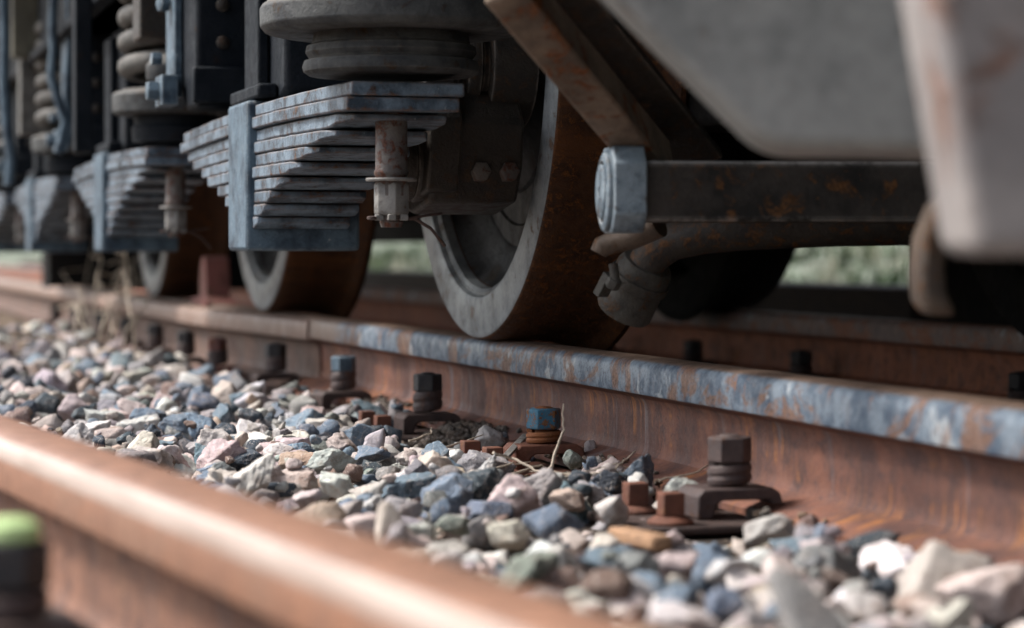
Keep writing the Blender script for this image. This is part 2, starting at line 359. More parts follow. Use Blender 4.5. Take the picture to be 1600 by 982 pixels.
gt = GT.build('grass', [plain('green_grass', (.07, .11, .045)), plain('dark_grass', (.03, .05, .022)), plain('dry_grass', (.30, .29, .22))], smooth=False)
tag(gt, 'blurred mixed grass on the bank behind the train', 'grass', None, 'stuff')

# ------------------------------------------------------------------ rails
HALF = [(0, 0), (.012, -.0002), (.021, -.001), (.027, -.003), (.0315, -.0065), (.0338, -.012), (.0345, -.018), (.0352, -.039), (.034, -.043), (.031, -.0445),
        (.013, -.0515), (.009, -.058), (.0075, -.070), (.0075, -.108), (.0085, -.1165), (.0115, -.1225), (.017, -.1258), (.025, -.1280), (.057, -.1375), (.0625, -.1405), (.0625, -.150)]
PROF = HALF + [(-a, z) for a, z in HALF[::-1] if a > 0]
def rail(name, path, mat, label, band=None):
    pts = [Vector((p[0], p[1], 0)) for p in path]; zr = path[0][2] if len(path[0]) > 2 else 0
    def lat(i):
        d = (pts[min(i + 1, len(pts) - 1)] - pts[max(i - 1, 0)]).normalized(); return (d.y, -d.x)
    o = MB().sweep(PROF, pts, lat).build(name, [mat] + ([M['painted_edge_sheen']] if band else []), smooth=True, angle=30)
    o.location.z = zr
    if band:
        n = len(PROF)
        for p in o.data.polygons:
            ks = {v % n for v in p.vertices}
            if len(p.vertices) == 4 and ks in band: p.material_index = 1
    return tag(o, label, 'rail')
XM = 1.005
rail('rail', [(XM, y) for y in (-.6, .5, 1.5, 2.5, 3.5, 4.5, 6, 8, 11, 15, 20, 30)], M['rail'], 'long rusty rail with blue grey head side under the train wheels')
XF = 2.06
rail('rail', [(XF, y) for y in (-.6, 1, 3, 5, 8, 12, 20, 30)], M['rail_far'], 'dark brown rail in the shade beneath the train, beyond the wheels')
FA, FB = G(700, 866, -.022), G(0, 642, -.022)                      # far top edge of the near rail
fd = (FB - FA).normalized(); fl = Vector((fd.y, -fd.x, 0))
fc = FA - fl * .030
n0 = len(PROF)
band = [{n0 - k, n0 - k - 1} for k in (3, 4, 5)]
rail('rail', [fc + fd * t for t in (-1.6, -.6, 0, .6, 1.2, 2, 3, 4.2, 5.5)], M['rail_front'], 'orange rusty rail with a worn edge painted with a pale sheen, blurred close to the camera', band)
LA = Vector((.932, 5.30, 0)); LB = Vector((.932, 9.0, 0))
ld = (LB - LA).normalized(); ll = Vector((ld.y, -ld.x, 0))
rail('rail', [(.999, 4.9, -.004), (.985, 5.12), (.960, 5.5), (.942, 5.8), (.932, 6.1), (.932, 8), (.932, 12), (.932, 18)], M['rail_left'], 'pale dusty switch blade lying against the main rail near the distant wheels')

# ------------------------------------------------------------------ sleepers
SLY = [1.70, 2.36, 3.04, 3.67, 4.30, 4.98, 5.65, 6.32, 6.98, 7.65, 8.3]
names_sl = ['nearest', 'under the blurred dark bolt', 'under the blue bolt', 'under the first black bolt']
for i, y in enumerate(SLY[:7]):
    o = MB().box((.02, y - .12, -.30), (2.5, y + .12, -.158)).build('railway_sleeper', M['timber'], bevel=.008)
    lab = ['dark timber sleeper nearest the camera beneath large stones', 'dark timber sleeper beneath the tall brown bolt', 'dark timber sleeper beneath the chipped blue nut',
           'dark timber sleeper beneath the black nut with crumbly soil', 'dark timber sleeper beneath the slate blue nut', 'dark timber sleeper beneath the small black nut behind the slate one', 'dark timber sleeper beside the end of the switch blade'][i]
    tag(o, lab, 'sleeper', 'timber sleepers under the rails')

# ------------------------------------------------------------------ rail fastenings: build one, copy the rest
def make_fastening():
    t = thing('rail_fastening', (0, 0, 0), 'x', 'rail fastening', 'bolted rail fastenings')
    y0, y1 = -.033, .033
    pl = MB().box((-.13, -.085, -.1595), (.02, .085, -.1505)).build('base_plate', M['clip_dark'], t, .003)
    MB().prism([(-.047, y0, -.150), (-.047, y0, -.126), (-.040, y0, -.119), (.036, y0, -.119), (.044, y0, -.124), (.048, y0, -.137), (.036, y0, -.1365), (.032, y0, -.131), (-.020, y0, -.131), (-.027, y0, -.136), (-.030, y0, -.150)], (0, y1 - y0, 0)).build('clamp_clip', M['clip_dark'], t, .002)
    mb = MB()
    pts = []
    for k in range(49):
        a = 2 * math.pi * k / 24; pts.append((.0195 * math.cos(a + 2.2), .0195 * math.sin(a + 2.2), -.1155 + .0125 * k / 48 - .0))
    mb.tube(pts, .0042, 8).build('spring_washer', M['bolt_brown'], t)
    nb = MB().hexa((0, 0, -.1005), .0405, .0275).build('nut', M['bolt_dark'], t, .0012)
    MB().lathe([(.0118, -.120), (.0118, -.078), (.0125, -.0765), (.0118, -.075), (.0125, -.0735), (.0116, -.072), (.008, -.0705)], (0, 0, 0), n=20).build('bolt', M['bolt_dark'], t)
    for sx, sy, tilt in ((-.085, .055, 0), (-.085, -.055, 1)):
        s_ = MB().lathe([(.024, -.1505), (.024, -.147), (.016, -.142), (.012, -.142)], (sx, sy, 0), n=20)
        s_.box((sx - .0115, sy - .0115, -.142), (sx + .0115, sy + .0115, -.118))
        s_.build('sleeper_screw', M['clip_rust'], t, .0015)
    return t
FPROTO = make_fastening()
def set_mat(o, m):
    if o.material_slots: o.material_slots[0].link = 'OBJECT'; o.material_slots[0].material = m
first = [True]
def fasten(x, y, label, mats=None, rot=0.0, twist=0.0, group='bolted rail fastenings', dz=0.0, lift=0.0, skip=(), hrot=0.0):
    ws = 1 + lift / .0125
    if first[0]: t = FPROTO; first[0] = False; kids = list(t.children)
    else:
        t = FPROTO.copy(); COL.objects.link(t); kids = []
        for ch in FPROTO.children:
            c = ch.copy(); COL.objects.link(c); c.parent = t; kids.append(c)
    t.location = (x, y, dz); t.rotation_euler = (0, 0, rot); t['label'] = label; t['group'] = group
    for c in kids:
        st = c.name.split('.')[0]
        if mats and st in mats: set_mat(c, mats[st])
        elif not first[0]: set_mat(c, {'base_plate': M['clip_dark'], 'clamp_clip': M['clip_dark'], 'spring_washer': M['bolt_brown'], 'nut': M['bolt_dark'], 'bolt': M['bolt_dark'], 'sleeper_screw': M['clip_rust']}[st])
        c.location = (0, 0, 0); c.rotation_euler = (0, 0, 0)
        if st in ('nut', 'bolt'): c.location = (0, 0, lift); c.rotation_euler = (0, 0, twist)
        if st == 'spring_washer': c.scale = (1, 1, ws); c.location = (0, 0, .1185 * (ws - 1)); c.rotation_euler = (0, 0, twist)
    return t
XB = .915
RUST = {'base_plate': M['clip_rust'], 'clamp_clip': M['clip_rust'], 'spring_washer': M['bolt_rust'], 'nut': M['blue_nut'], 'bolt': M['bolt_rust'], 'sleeper_screw': M['clip_rust']}
BRN = {'nut': M['bolt_brown'], 'bolt': M['bolt_brown'], 'spring_washer': M['bolt_brown'], 'clamp_clip': M['bolt_brown']}
fasten(XB, 2.365, 'tall blurred dark brown bolt and clip beside two orange rusty screws', BRN, twist=.30, lift=.006, dz=.006)
fasten(XB, 3.04, 'rusty orange bolt with a chipped blue nut, clamped beside the rail', RUST, twist=.42)
fasten(XB, 3.67, 'black hex nut on doubled washers with crumbly dark soil heaped at its foot', None, twist=.1, lift=.015)
fasten(XB, 4.30, 'slate dark nut and clip second behind the blue nut along the rail', {'nut': M['buckle']}, twist=.5, lift=.017)
fasten(XB, 4.98, 'small black nut and clip third behind the blue nut along the rail', None, twist=.2, lift=.015)
for k, y in enumerate((3.72, 4.68, 5.33, 5.98)):
    fasten(XF - .09, y, ['dark nut in shade at the right edge, clamping the shaded rail', 'dark nut in shade seen just above the near rail head, right of the wheel', 'dark nut clamping the shaded rail under the end of the sand pipe', 'dark nut clamping the shaded rail just right of the front wheel tread'][k], {'sleeper_screw': M['bolt_dark']}, twist=.4, group='fastenings of the shaded rail')
ang_l = math.atan2(-ld.x, ld.y)
for k, t_ in enumerate((.02, .5, 1.05, 1.65, 2.3, 3.0, 3.8)):
    q = LA + ld * t_ - ll * .085
    fasten(q.x, q.y, ('reddish' if k == 0 else 'dark') + ' blurred bolt and clip beside the pale switch blade, ' + ['nearest its thin tip', 'second from its thin tip', 'third from its thin tip', 'fourth from its thin tip', 'fifth from its thin tip', 'sixth from its thin tip', 'seventh from its thin tip'][k], {'nut': M['red_iron'], 'clamp_clip': M['red_iron']} if k == 0 else None, rot=ang_l, group='blurred fastenings of the switch blade', lift=.016)
q = Vector((.082, 1.46, 0)); q = P(16, 900, 1.42)
fasten(q.x, q.y, 'big blurred nut with a pale green painted top in front of the orange rail', {'nut': M['bolt_dark']}, rot=math.atan2(-fd.x, fd.y), dz=.035, twist=.2, skip=())
GREEN = MB().lathe([(.0001, .0), (.017, .0), (.0185, .004), (.0165, .010), (.010, .0135), (.0001, .0145)], (q.x, q.y, -.0385), n=24)

gob = GREEN.build('paint_cap', M['green_nut'])
fg_t = [o for o in COL.objects if o.get('label', '').startswith('big blurred nut')][0]
gob.parent = fg_t; gob.matrix_parent_inverse = (Matrix.Translation(fg_t.location) @ Matrix.Rotation(fg_t.rotation_euler.z, 4, 'Z')).inverted()
gob['label'] = 'pale green painted bolt end'

# ------------------------------------------------------------------ the train
V = thing('railway_vehicle', (1.5, 5.4, 0), 'weathered dark railway vehicle with leaf springs and rusty wheels standing on the rail', 'train')
AX = [3.52, 5.36, 7.20]
RW = .43
def wheel(x, y, sgn, far_side=False):
    """sgn +1: outer face looks to -X"""
    w_ = MB(); n = 128
    prof = [(.0001, -.03), (.075, -.03), (.085, -.024), (.09, 0), (.13, .012), (.16, .045), (.205, .062), (.208, .068), (.255, .073), (.258, .069), (.29, .072), (.296, .067), (.325, .060), (.343, .044), (.350, .030), (.350, .115), (.30, .105), (.16, .11), (.13, .15), (.0001, .15)]
    w_.lathe([(r, sgn * h) for r, h in prof], (x, y, RW), (1, 0, 0), n)
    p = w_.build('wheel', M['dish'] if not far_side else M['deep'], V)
    t_ = MB()
    tp = [(.351, .028), (.353, .013), (.359, .009), (.363, .010), (.366, .002), (.371, 0), (.421, 0), (.4265, .002), (.4295, .006), (.4305, .03), (.4320, .095), (.4365, .140), (.445, .150), (.455, .157), (.460, .164), (.459, .172), (.45, .178), (.44, .181), (.36, .182), (.351, .174)]
    mis = [0, 0, 0, 0, 0, 0, 0, 1, 1, 1, 1, 1, 1, 1, 1, 1, 1, 1, 1, 1]
    t_.lathe([(r, sgn * h) for r, h in tp], (x, y, RW), (1, 0, 0), n, mis=mis, closed=True)
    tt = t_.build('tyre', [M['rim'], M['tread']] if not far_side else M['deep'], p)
    return p
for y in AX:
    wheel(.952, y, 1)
    wheel(XF + .053, y, -1, True)  # far wheels take the near-black shade colour in place of rim and tread
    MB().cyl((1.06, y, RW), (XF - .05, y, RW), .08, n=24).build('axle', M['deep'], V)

def leaf_spring(Y0, detail=True):
    root = MB().box((.59, Y0 - .08, .134), (.757, Y0 + .08, .350)).build('spring_buckle', M['buckle'], V, .006)
    t = .0166; n = 10
    tips = [.73, .728, .675, .59, .475, .375, .29, .215, .155, .115]
    for i in range(n):
        z1 = .343 - i * (t + .0012); L = tips[i]; xs = .602 + rng.uniform(-.004, .004); L1 = L + rng.uniform(-.012, .012) * (i > 1)
        mb = MB(); N = 14
        vs = []; 
        for s_ in (-1, 1):
            pass
        ys = np.concatenate([np.linspace(-L1, -.06, N), np.linspace(.06, L1 * .86, N)])
        for y in ys:
            dz = -.010 * (abs(y) / .73) ** 2
            # ends taper a little in plan like trimmed spring leaves
            e = max(0, (abs(y) / L1 - .955) / .045) if i > 1 else 0
            e2 = max(0, (abs(y) / L1 - .84) / .16) if i > 1 else 0
            jz, jx = rng.normal(0, .00022), rng.normal(0, .0005)
            for x, z in ((xs + .012 * e, z1 - t * (1 - .5 * e2)), (xs + .138 - .012 * e, z1 - t * (1 - .5 * e2)), (xs + .138 - .012 * e, z1), (xs + .012 * e, z1)):
                vs.append((x + jx, Y0 + y, z + dz + jz - (.001 * e if z == z1 else 0)))
        fs = []
        for k in range(len(ys) - 1):
            o = k * 4
            for a in range(4): fs.append((o + a, o + (a + 1) % 4, o + 4 + (a + 1) % 4, o + 4 + a))
        fs += [(0, 1, 2, 3), tuple(len(vs) - 4 + a for a in range(4))]
        mb.add(vs, fs).build('leaf', M['spring'], root, .0022)
    return root

def hanger(Y0, lab=None):
    c = Vector((.668, Y0 - .66, 0))
    rod = MB().lathe([(.0195, .310), (.0195, .232), (.021, .230), (.021, .226), (.0195, .224), (.0195, .20), (.0135, .198), (.0135, .185), (.0145, .1835), (.0135, .182), (.0145, .1805), (.0135, .179), (.0145, .1775), (.0135, .176), (.0145, .1745), (.0135, .173), (.0145, .1715), (.0135, .170), (.0145, .1685), (.0125, .162)], c, n=24).build('hanger_bolt', M['rod'], V)
    MB().lathe([(.0135, .2175), (.0305, .2175), (.0315, .2195), (.0305, .2215), (.0135, .2215)], c, n=32).build('washer', M['nut_steel'], rod)
    nb = MB().lathe([(.020, .1765), (.0222, .179), (.0222, .213), (.0205, .2165)], c, n=6)
    for k in range(6):
        a = math.pi / 3 * k + .3
        x, y = .017 * math.cos(a), .017 * math.sin(a)
        nb.box((c.x + x - .005, c.y + y - .005, .170), (c.x + x + .005, c.y + y + .005, .1775))
    nb.build('castle_nut', M['nut_steel'], rod, .0012)
    a = c + Vector((0, 0, .1725))
    MB().tube([a + Vector((-.024, -.008, 0)), a + Vector((0, 0, .0005)), a + Vector((.030, .004, .0)), a + Vector((.052, .01, -.012)), a + Vector((.072, .02, -.033))], .0021, 8).tube(
        [a + Vector((.02, -.004, 0)), a + Vector((.045, .01, .004)), a + Vector((.07, .03, .007))], .0018, 8).lathe([(.003, 0), (.006, .001), (.006, .004), (.003, .005)], a + Vector((-.026, -.008, -.002)), n=14).build('cotter_pin', M['grime_wire'], rod)

def seat(Y0, big):
    c = Vector((.668, Y0 - .66, 0))
    if big:
        MB().lathe([(.085, .344), (.100, .345), (.106, .349), (.1075, .355), (.105, .362), (.098, .364), (.101, .368), (.1035, .372), (.102, .380), (.096, .383), (.092, .398)], c, n=72).build('rubber_spring', M['seat'], V)
        MB().lathe([(.075, .396), (.138, .393), (.152, .396), (.158, .403), (.1585, .424), (.1545, .430), (.150, .4315), (.149, .436), (.1515, .440), (.1505, .452), (.145, .460), (.11, .464), (.05, .466)], c, n=96).build('spring_seat', M['seat'], V, .0015)
    else:
        MB().lathe([(.07, .344), (.082, .346), (.085, .372), (.079, .380), (.081, .40)], c, n=48).build('rubber_spring', M['black'], V)
        MB().lathe([(.07, .398), (.114, .397), (.121, .402), (.122, .436), (.116, .441), (.106, .443), (.10, .447), (.05, .449)], c, n=64).build('spring_seat', M['seat'], V, .002)
    pts = []; z0 = .462 if big else .455
    for k in range(0, 24 * 6 + 1):
        an = 2 * math.pi * k / 24; pts.append(c + Vector((.092 * math.cos(an), .092 * math.sin(an), z0 + .012 + .0475 * k / 24)))
    MB().tube(pts, .0195, 14).build('coil_spring', M['coil'], V)

for i, y in enumerate(AX + [9.04]):
    leaf_spring(y); hanger(y); seat(y, i == 0)
    # axle box and its guides above the buckle
    ab = MB().prism([(.63, y - .17, .36), (.63, y - .17, .55), (.63, y - .10, .62), (.63, y + .10, .62), (.63, y + .17, .55), (.63, y + .17, .36), (.63, y + .12, .345), (.63, y - .12, .345)], (.29, 0, 0)).build('axle_box', M['black'], V, .008)
    MB().box((.60, y - .12, .352), (.629, y + .12, .372)).box((.612, y - .055, .372), (.629, y + .055, .60)).build('axle_cover', M['black'], ab, .004)
# heavy frame beams, the dark underframe and added dark blocks
MB().box((.57, 2.45, .64), (.80, 12.5, .98)).box((.545, 2.45, .64), (.83, 12.5, .664)).build('side_frame', M['black'], V, .006)
MB().box((.30, -4.0, .98), (2.86, 16, 1.35)).build('underframe', M['deep'], V)  # floor runs on out of view, extended to shade the gear below
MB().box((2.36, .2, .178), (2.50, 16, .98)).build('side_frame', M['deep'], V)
for a_, b_ in (((1.13, 2.6, .30), (1.93, 3.2, .98)), ((1.13, 3.75, .24), (1.93, 5.0, .98)), ((1.13, 5.65, .24), (1.93, 6.9, .98)), ((1.13, 7.5, .24), (1.93, 9.0, .98))): MB().box(a_, b_).build('dark_filler_box', M['deep'], V, .01)  # added dark boxes that block the view and keep the belly black
MB().box((2.30, 4.2, -.03), (2.5, 4.86, .20)).build('gap_filler', M['deep'], V, .01)  # added dark block that blacks out the gap right of the guard iron
MB().box((.90, 10, -.02), (2.0, 10.3, .98)).build('end_guard', M['deep'], V, .01)
# horn guides: dark upright brackets beside each axle box on the far side
for i, y in enumerate(AX):
    b0 = MB().prism([(.585, y + .36, .365), (.585, y + .36, .66), (.585, y + .56, .66), (.585, y + .53, .41), (.585, y + .48, .365)], (.085, 0, 0)).build('horn_guide', M['black'], V, .008)
    MB().box((.57, y + .50, .39), (.584, y + .60, .66)).build('guide_plate', M['buckle'], b0, .003)
    MB().box((.545, y + .47, .375), (.572, y + .55, .425)).hexa((.545, y + .51, .40), .030, .020, (-1, 0, 0)).hexa((.553, y + .53, .455), .020, .018, (-1, 0, 0)).build('guide_bolt', M['buckle'], b0, .002)
    MB().box((.578, y + .345, .372), (.672, y + .362, .43)).build('guide_lip', M['black'], b0, .004)
    for zz in (.47, .53, .59): MB().lathe([(.011, 0), (.010, .005), (.006, .008), (.0001, .009)], (.628, y + .359, zz), (0, -1, 0), 14).build('rivet', M['casting'], b0)
    # the dark hornblock wall just behind the leaf spring
    MB().box((.72, y + .20, .30), (.80, y + .75, .66)).build('frame_plate', M['black'], V, .008)
# gear around the front wheel: radius arm casting, ribbed bush and round housing
y = AX[0]
cst = MB().prism([(.80, y - .35, .245), (.80, y - .32, .20), (.80, y - .22, .185), (.80, y - .05, .21), (.80, y + .1, .3), (.80, y + .1, .48), (.80, y - .14, .52), (.80, y - .27, .45), (.80, y - .31, .37), (.80, y - .36, .31)], (.125, 0, 0)).build('radius_arm', M['casting'], V, .006, segs=2)
MB().prism([(.79, y - .365, .265), (.79, y - .345, .215), (.79, y - .25, .20), (.79, y - .25, .36), (.79, y - .33, .37), (.79, y - .37, .31)], (.045, 0, 0)).build('keep_plate', M['casting'], cst, .004)
for zz, xx in ((.24, .865), (.24, .905), (.40, .905)):
    MB().hexa((xx, y - .335 + (zz - .24) * .12, zz), .024, .022, (0, -1, .1)).build('keep_bolt', M['rod'], cst, .001)
bs = MB().lathe([(.046, 0), (.050, .006), (.050, .018), (.047, .021), (.050, .025), (.050, .037), (.047, .040), (.050, .044), (.050, .058), (.044, .066), (.044, .09)], (.745, y - .28, .252), (1, 0, 0), 40).build('ribbed_bush', M['casting'], cst)
hs = MB().lathe([(.03, 0), (.060, 0), (.064, .004), (.064, .014), (.056, .017), (.056, .024), (.074, .027), (.077, .032), (.077, .044), (.070, .048), (.070, .056), (.088, .058), (.09, .064), (.09, .12)], (.825, y - .27, .395), (1, 0, 0), 56).build('round_housing', M['casting'], cst)
MB().prism([(.765, y - .345, .29), (.765, y - .27, .43), (.765, y - .235, .43), (.765, y - .31, .28)], (.035, 0, 0)).build('web_rib', M['casting'], cst, .005)
MB().box((1.0, y - .30, .50), (1.12, y + .3, .98)).build('wheel_guard', M['deep'], V, .01)
# brackets left of frame: block and drum by the second coil spring, pipes and bars further back
pb = P(243, 25, 4.35)
MB().box((pb.x - .035, pb.y - .05, pb.z - .045), (pb.x + .05, pb.y + .05, pb.z + .12)).build('damper_block', M['casting'], V, .004)
pd = P(262, 108, 4.30)
MB().lathe([(.025, -.022), (.036, -.022), (.038, -.016), (.038, .006), (.030, .016), (.018, .026)], pd, n=36).build('damper_drum', M['seat'], V, .002)
def pxtube(name, pts, r, mat, d):
    return MB().tube([P(u, yy, d if len(q_) == 2 else q_[2]) for q_ in pts for u, yy in (q_[:2],)], r, 12).build(name, mat, V)
pxtube('air_pipe', [(84, -10), (82, 40), (84, 80), (80, 120), (92, 160), (102, 190), (96, 222), (90, 240)], .011, M['buckle'], 5.6)
pxtube('air_pipe', [(108, -10), (110, 60), (106, 110), (104, 160), (112, 200), (104, 226)], .010, M['buckle'], 5.7)
pxtube('air_pipe', [(5, -10), (8, 60), (6, 120), (10, 190), (18, 250), (14, 290)], .014, M['buckle'], 6.2)
a, b = P(128, -20, 5.0), P(134, 238, 5.0)
MB().box((a.x - .018, a.y - .03, b.z), (a.x + .018, a.y + .03, .66)).build('guide_bar', M['black'], V, .004)
a = P(38, 150, 6.6)
MB().box((a.x - .014, a.y - .04, P(0, 212, 6.6).z), (a.x + .075, a.y + .05, P(0, 92, 6.6).z)).build('hanger_link', M['coil'], V, .004)
a = P(48, 45, 6.5)
MB().box((a.x - .05, a.y - .03, P(0, 92, 6.5).z), (a.x + .06, a.y + .03, .85)).build('olive_plate', M['olive'], V, .004)

wd_ = MB().prism([P(262, -20, 4.05), P(300, -20, 4.05), P(298, 40, 4.05), P(289, 96, 4.05), P(277, 84, 4.05), P(272, 40, 4.05)], Vector((.02, .05, 0))).build('wedge_plate', M['buckle'], V, .003)
MB().hexa(P(285, 88, 4.03), .022, .016, (-1, -.3, 0)).build('bolt_head', M['buckle'], wd_, .001)
MB().hexa(P(262, 6, 4.05), .026, .016, (-1, -.3, 0)).build('bolt_head', M['buckle'], wd_, .001)
MB().prism([P(296, -20, 3.98), P(316, -20, 3.98), P(322, 60, 3.98), P(316, 150, 3.98), P(304, 158, 3.98), P(300, 60, 3.98)], Vector((.012, .03, 0))).build('guide_strip', M['buckle'], V, .004)
# right-hand gear: diagonal brace, square beam with capped end, sand pipe, pale plates
bp = P(905, 300, 2.62)
beam_l = Vector((bp.x + .045, bp.y, P(0, 300, 2.62).z))
xd = Vector((.985, -.17, 0)).normalized()
hb = .034
yd = Vector((xd.y, -xd.x, 0))
bm_ = MB().bar(beam_l, beam_l + xd * .75, .075, .066).build('brake_beam', M['beam'], V, .005)
cpts = []
for ay, az in ((.052, .030), (.030, .050), (-.034, .050), (-.052, .034), (-.052, -.034), (-.034, -.052), (.030, -.052), (.052, -.030)):
    cpts.append(beam_l - xd * .012 + yd * (ay * .92) + Vector((0, 0, az * .92 + .003)))
ec = MB().prism(cpts, xd * .036).build('end_cap', M['beam_end'], bm_, .0025)
MB().lathe([(.043, 0), (.043, .005), (.038, .007), (.034, .007), (.034, .001), (.030, .001), (.030, .008), (.026, .010), (.006, .010), (.006, .004), (.001, .004)], beam_l - xd * .012, -xd, 28).build('cap_bolt', M['beam_end'], bm_, .001)
t0, t1 = P(782, -40, 2.34), P(1024, 252, 2.70)
br = MB().bar(t0, t1, .042, .055, up=(.3, .7, .5)).build('brace', M['brace'], V, .004)
br2 = MB().bar(t0 + Vector((.058, .045, 0)), t1 + Vector((.062, .045, .0)), .07, .012, up=(.3, .7, .5)).build('brace_flange', M['casting'], br, .002)  # unlit face of the angle; its shade is put into the dark material
pts = [P(1500, 352, 2.75), P(1290, 356, 2.78), P(1160, 362, 2.80), (P(1095, 368, 2.81)), P(1050, 378, 2.82), P(1022, 396, 2.83), P(1006, 418, 2.84)]
sp = MB().tube(pts, .0225, 18).build('sand_pipe', M['pipe'], V)
noz = MB(); a, b = P(1014, 408, 2.84), P(973, 488, 2.87); ax_ = (b - a)
noz.lathe([(.022, 0), (.030, .003), (.034, .012), (.034, .024), (.0315, .027), (.033, .032), (.034, .058), (.0345, ax_.length - .004), (.032, ax_.length), (.026, ax_.length), (.026, ax_.length - .02)], a, ax_, 32).build('nozzle', M['nozzle'], sp)
cl = MB(); m_ = a + ax_ * .28
cl.lathe([(.0345, 0), (.0365, 0), (.0365, .012), (.0345, .012)], m_, ax_, 32, closed=True)
e = P(955, 428, 2.80); cl.bar(e, e + ax_.normalized() * .03, .018, .010).cyl(P(958, 412, 2.79), P(962, 442, 2.79), .0055, n=12).hexa(P(962, 436, 2.79), .016, .012, ax_)
cl.build('hose_clamp', M['nozzle'], sp, .001)
fi = MB().tube([P(1030, 350, 2.72), P(985, 372, 2.74), P(955, 380, 2.75), P(940, 386, 2.75), P(935, 396, 2.75)], [.016, .014, .0125, .012, .010], 14).build('bent_lever', M['brown_iron'], V)
# curved guard iron near the right plate
gi = []
def guard(d, w_):
    return [P(1492, 285, d), P(1452, 320, d), P(1432, 370, d), P(1426, 425, d), P(1430, 470, d), P(1444, 494, d)] + [P(1486, 494, d), P(1470, 460, d), P(1466, 420, d), P(1472, 370, d), P(1490, 330, d), P(1520, 300, d)]
MB().prism([p + _Rt * .006 for p in guard(1.95, 0)], Vector((.012, .05, 0))).build('guard_iron', M['brown_iron'], V, .006)
# pale steel plates hanging at the vehicle end (rounded lower corners)
def rounded(pts, rad, n=6):
    out = []
    for i, p in enumerate(pts):
        p = Vector(p); a = (Vector(pts[i - 1]) - p).normalized(); b = (Vector(pts[(i + 1) % len(pts)]) - p).normalized()
        r_ = rad[i]
        if r_ == 0: out.append(p); continue
        p0, p1 = p + a * r_, p + b * r_
        for k in range(n + 1):
            t = k / n; out.append(p0 * (1 - t) ** 2 + p * 2 * t * (1 - t) + p1 * t ** 2)
    return out
d = 1.72
MB().prism(rounded([P(880, -80, d), P(1195, 232, d), P(1500, 238, d), P(1900, 240, d), P(1900, -80, d)], [0, .022, 0, 0, 0]), Vector((.06, .16, 0))).build('end_plate', M['panel'], V, .010, segs=4)
d = 1.30
MB().prism(rounded([P(1436, -90, d), P(1520, 400, d), P(1900, 404, d), P(1900, -90, d)], [0, .012, 0, 0]), Vector((.03, .10, 0))).build('end_plate', M['panel_edge'], V, .012, segs=4)

q = G(360, 474, .0)
ck = thing('wheel_chock', (XM, q.y, 0), 'faded red steel wheel skid standing on the rail between the two distant wheels', 'wheel chock')
MB().prism([(XM - .032, q.y - .16, .002), (XM - .032, q.y - .02, .018), (XM - .032, q.y + .0, .115), (XM - .032, q.y + .05, .125), (XM - .032, q.y + .09, .09), (XM - .032, q.y + .10, .018), (XM - .032, q.y + .30, .006), (XM - .032, q.y + .30, .002)], (.064, 0, 0)).build('skid_body', M['red_paint'], ck, .008)
MB().box((XM - .046, q.y - .10, -.03), (XM - .037, q.y + .12, .010)).build('guide_lug', M['red_paint'], ck, .002)

# ------------------------------------------------------------------ added dark strip filling the black area beyond the track
o = MB().box((3.15, .5, -.30), (3.42, 40, .028)).build('dark_filler_strip', M['timber'], bevel=.01)  # added object, only there to keep this area black
tag(o, 'added dark low strip beyond the far rail filling the black area below the green gap', 'timber')

# ------------------------------------------------------------------ ballast
def ico(level):
    b = bmesh.new(); bmesh.ops.create_icosphere(b, subdivisions=level, radius=1.0)
    b.verts.ensure_lookup_table()
    v = np.array([x.co[:] for x in b.verts]); f = np.array([[x.index for x in q.verts] for q in b.faces]); b.free()
    return v / np.linalg.norm(v, axis=1, keepdims=True), f
ICO = {k: ico(k) for k in (3, 4, 5)}
def rock(level, semi, seed):
    """angular broken stone: an intersection of random half-spaces with chipped, pitted faces"""
    r_ = np.random.default_rng(seed)
    d, f = ICO[level]
    n = r_.integers(8, 13)
    N = r_.normal(size=(n, 3)); N /= np.linalg.norm(N, axis=1, keepdims=True)
    # spread the planes a little so that the stone is closed
    for _ in range(6):
        D = N[:, None] - N[None]; q = (D ** 2).sum(-1) + np.eye(n); N = N + .06 * (D / q[..., None] ** 1.5).sum(1); N /= np.linalg.norm(N, axis=1, keepdims=True)
    off = r_.uniform(.52, .95, n)
    c = d @ N.T
    rad = np.where(c > 1e-3, off[None] / np.maximum(c, 1e-3), 9)
    k = 90
    m = rad.min(1)
    sm = -np.log(np.exp(-k * (np.minimum(rad, m[:, None] + 1) - m[:, None])).sum(1)) / k + m
    sm = np.clip(sm, .3, 1.5)
    p = d * sm[:, None]
    # chips and ripples
    disp = np.zeros(len(d))
    for o_, amp in ((2.6, .018), (6, .020), (13, .016), (27, .011)):
        for _ in range(3):
            w_ = r_.normal(size=3); w_ /= np.linalg.norm(w_); ph = r_.uniform(0, 6.28); w2 = r_.normal(size=3)
            disp += amp * np.sin(o_ * (p @ w_) + ph + 1.2 * np.sin(o_ * .6 * (p @ w2)))
    p *= (1 + disp)[:, None]
    p *= np.asarray(semi)[None]
    return p, f
def rotm(r_):
    q = r_.normal(size=4); q /= np.linalg.norm(q); w_, x, y, z = q
    return np.array([[1 - 2 * (y * y + z * z), 2 * (x * y - z * w_), 2 * (x * z + y * w_)], [2 * (x * y + z * w_), 1 - 2 * (x * x + z * z), 2 * (y * z - x * w_)], [2 * (x * z - y * w_), 2 * (y * z + x * w_), 1 - 2 * (x * x + y * y)]])
TONES = {'pinkish white': (.56, .475, .445), 'pale grey': (.48, .465, .45), 'blue grey': (.15, .20, .255), 'dark slate': (.055, .072, .092), 'tan': (.42, .33, .26),
         'purplish grey': (.29, .262, .268), 'greenish grey': (.235, .25, .235), 'cream': (.53, .485, .43), 'white': (.68, .655, .62), 'brown': (.20, .135, .11), 'teal': (.05, .075, .09), 'mid grey': (.24, .235, .235)}
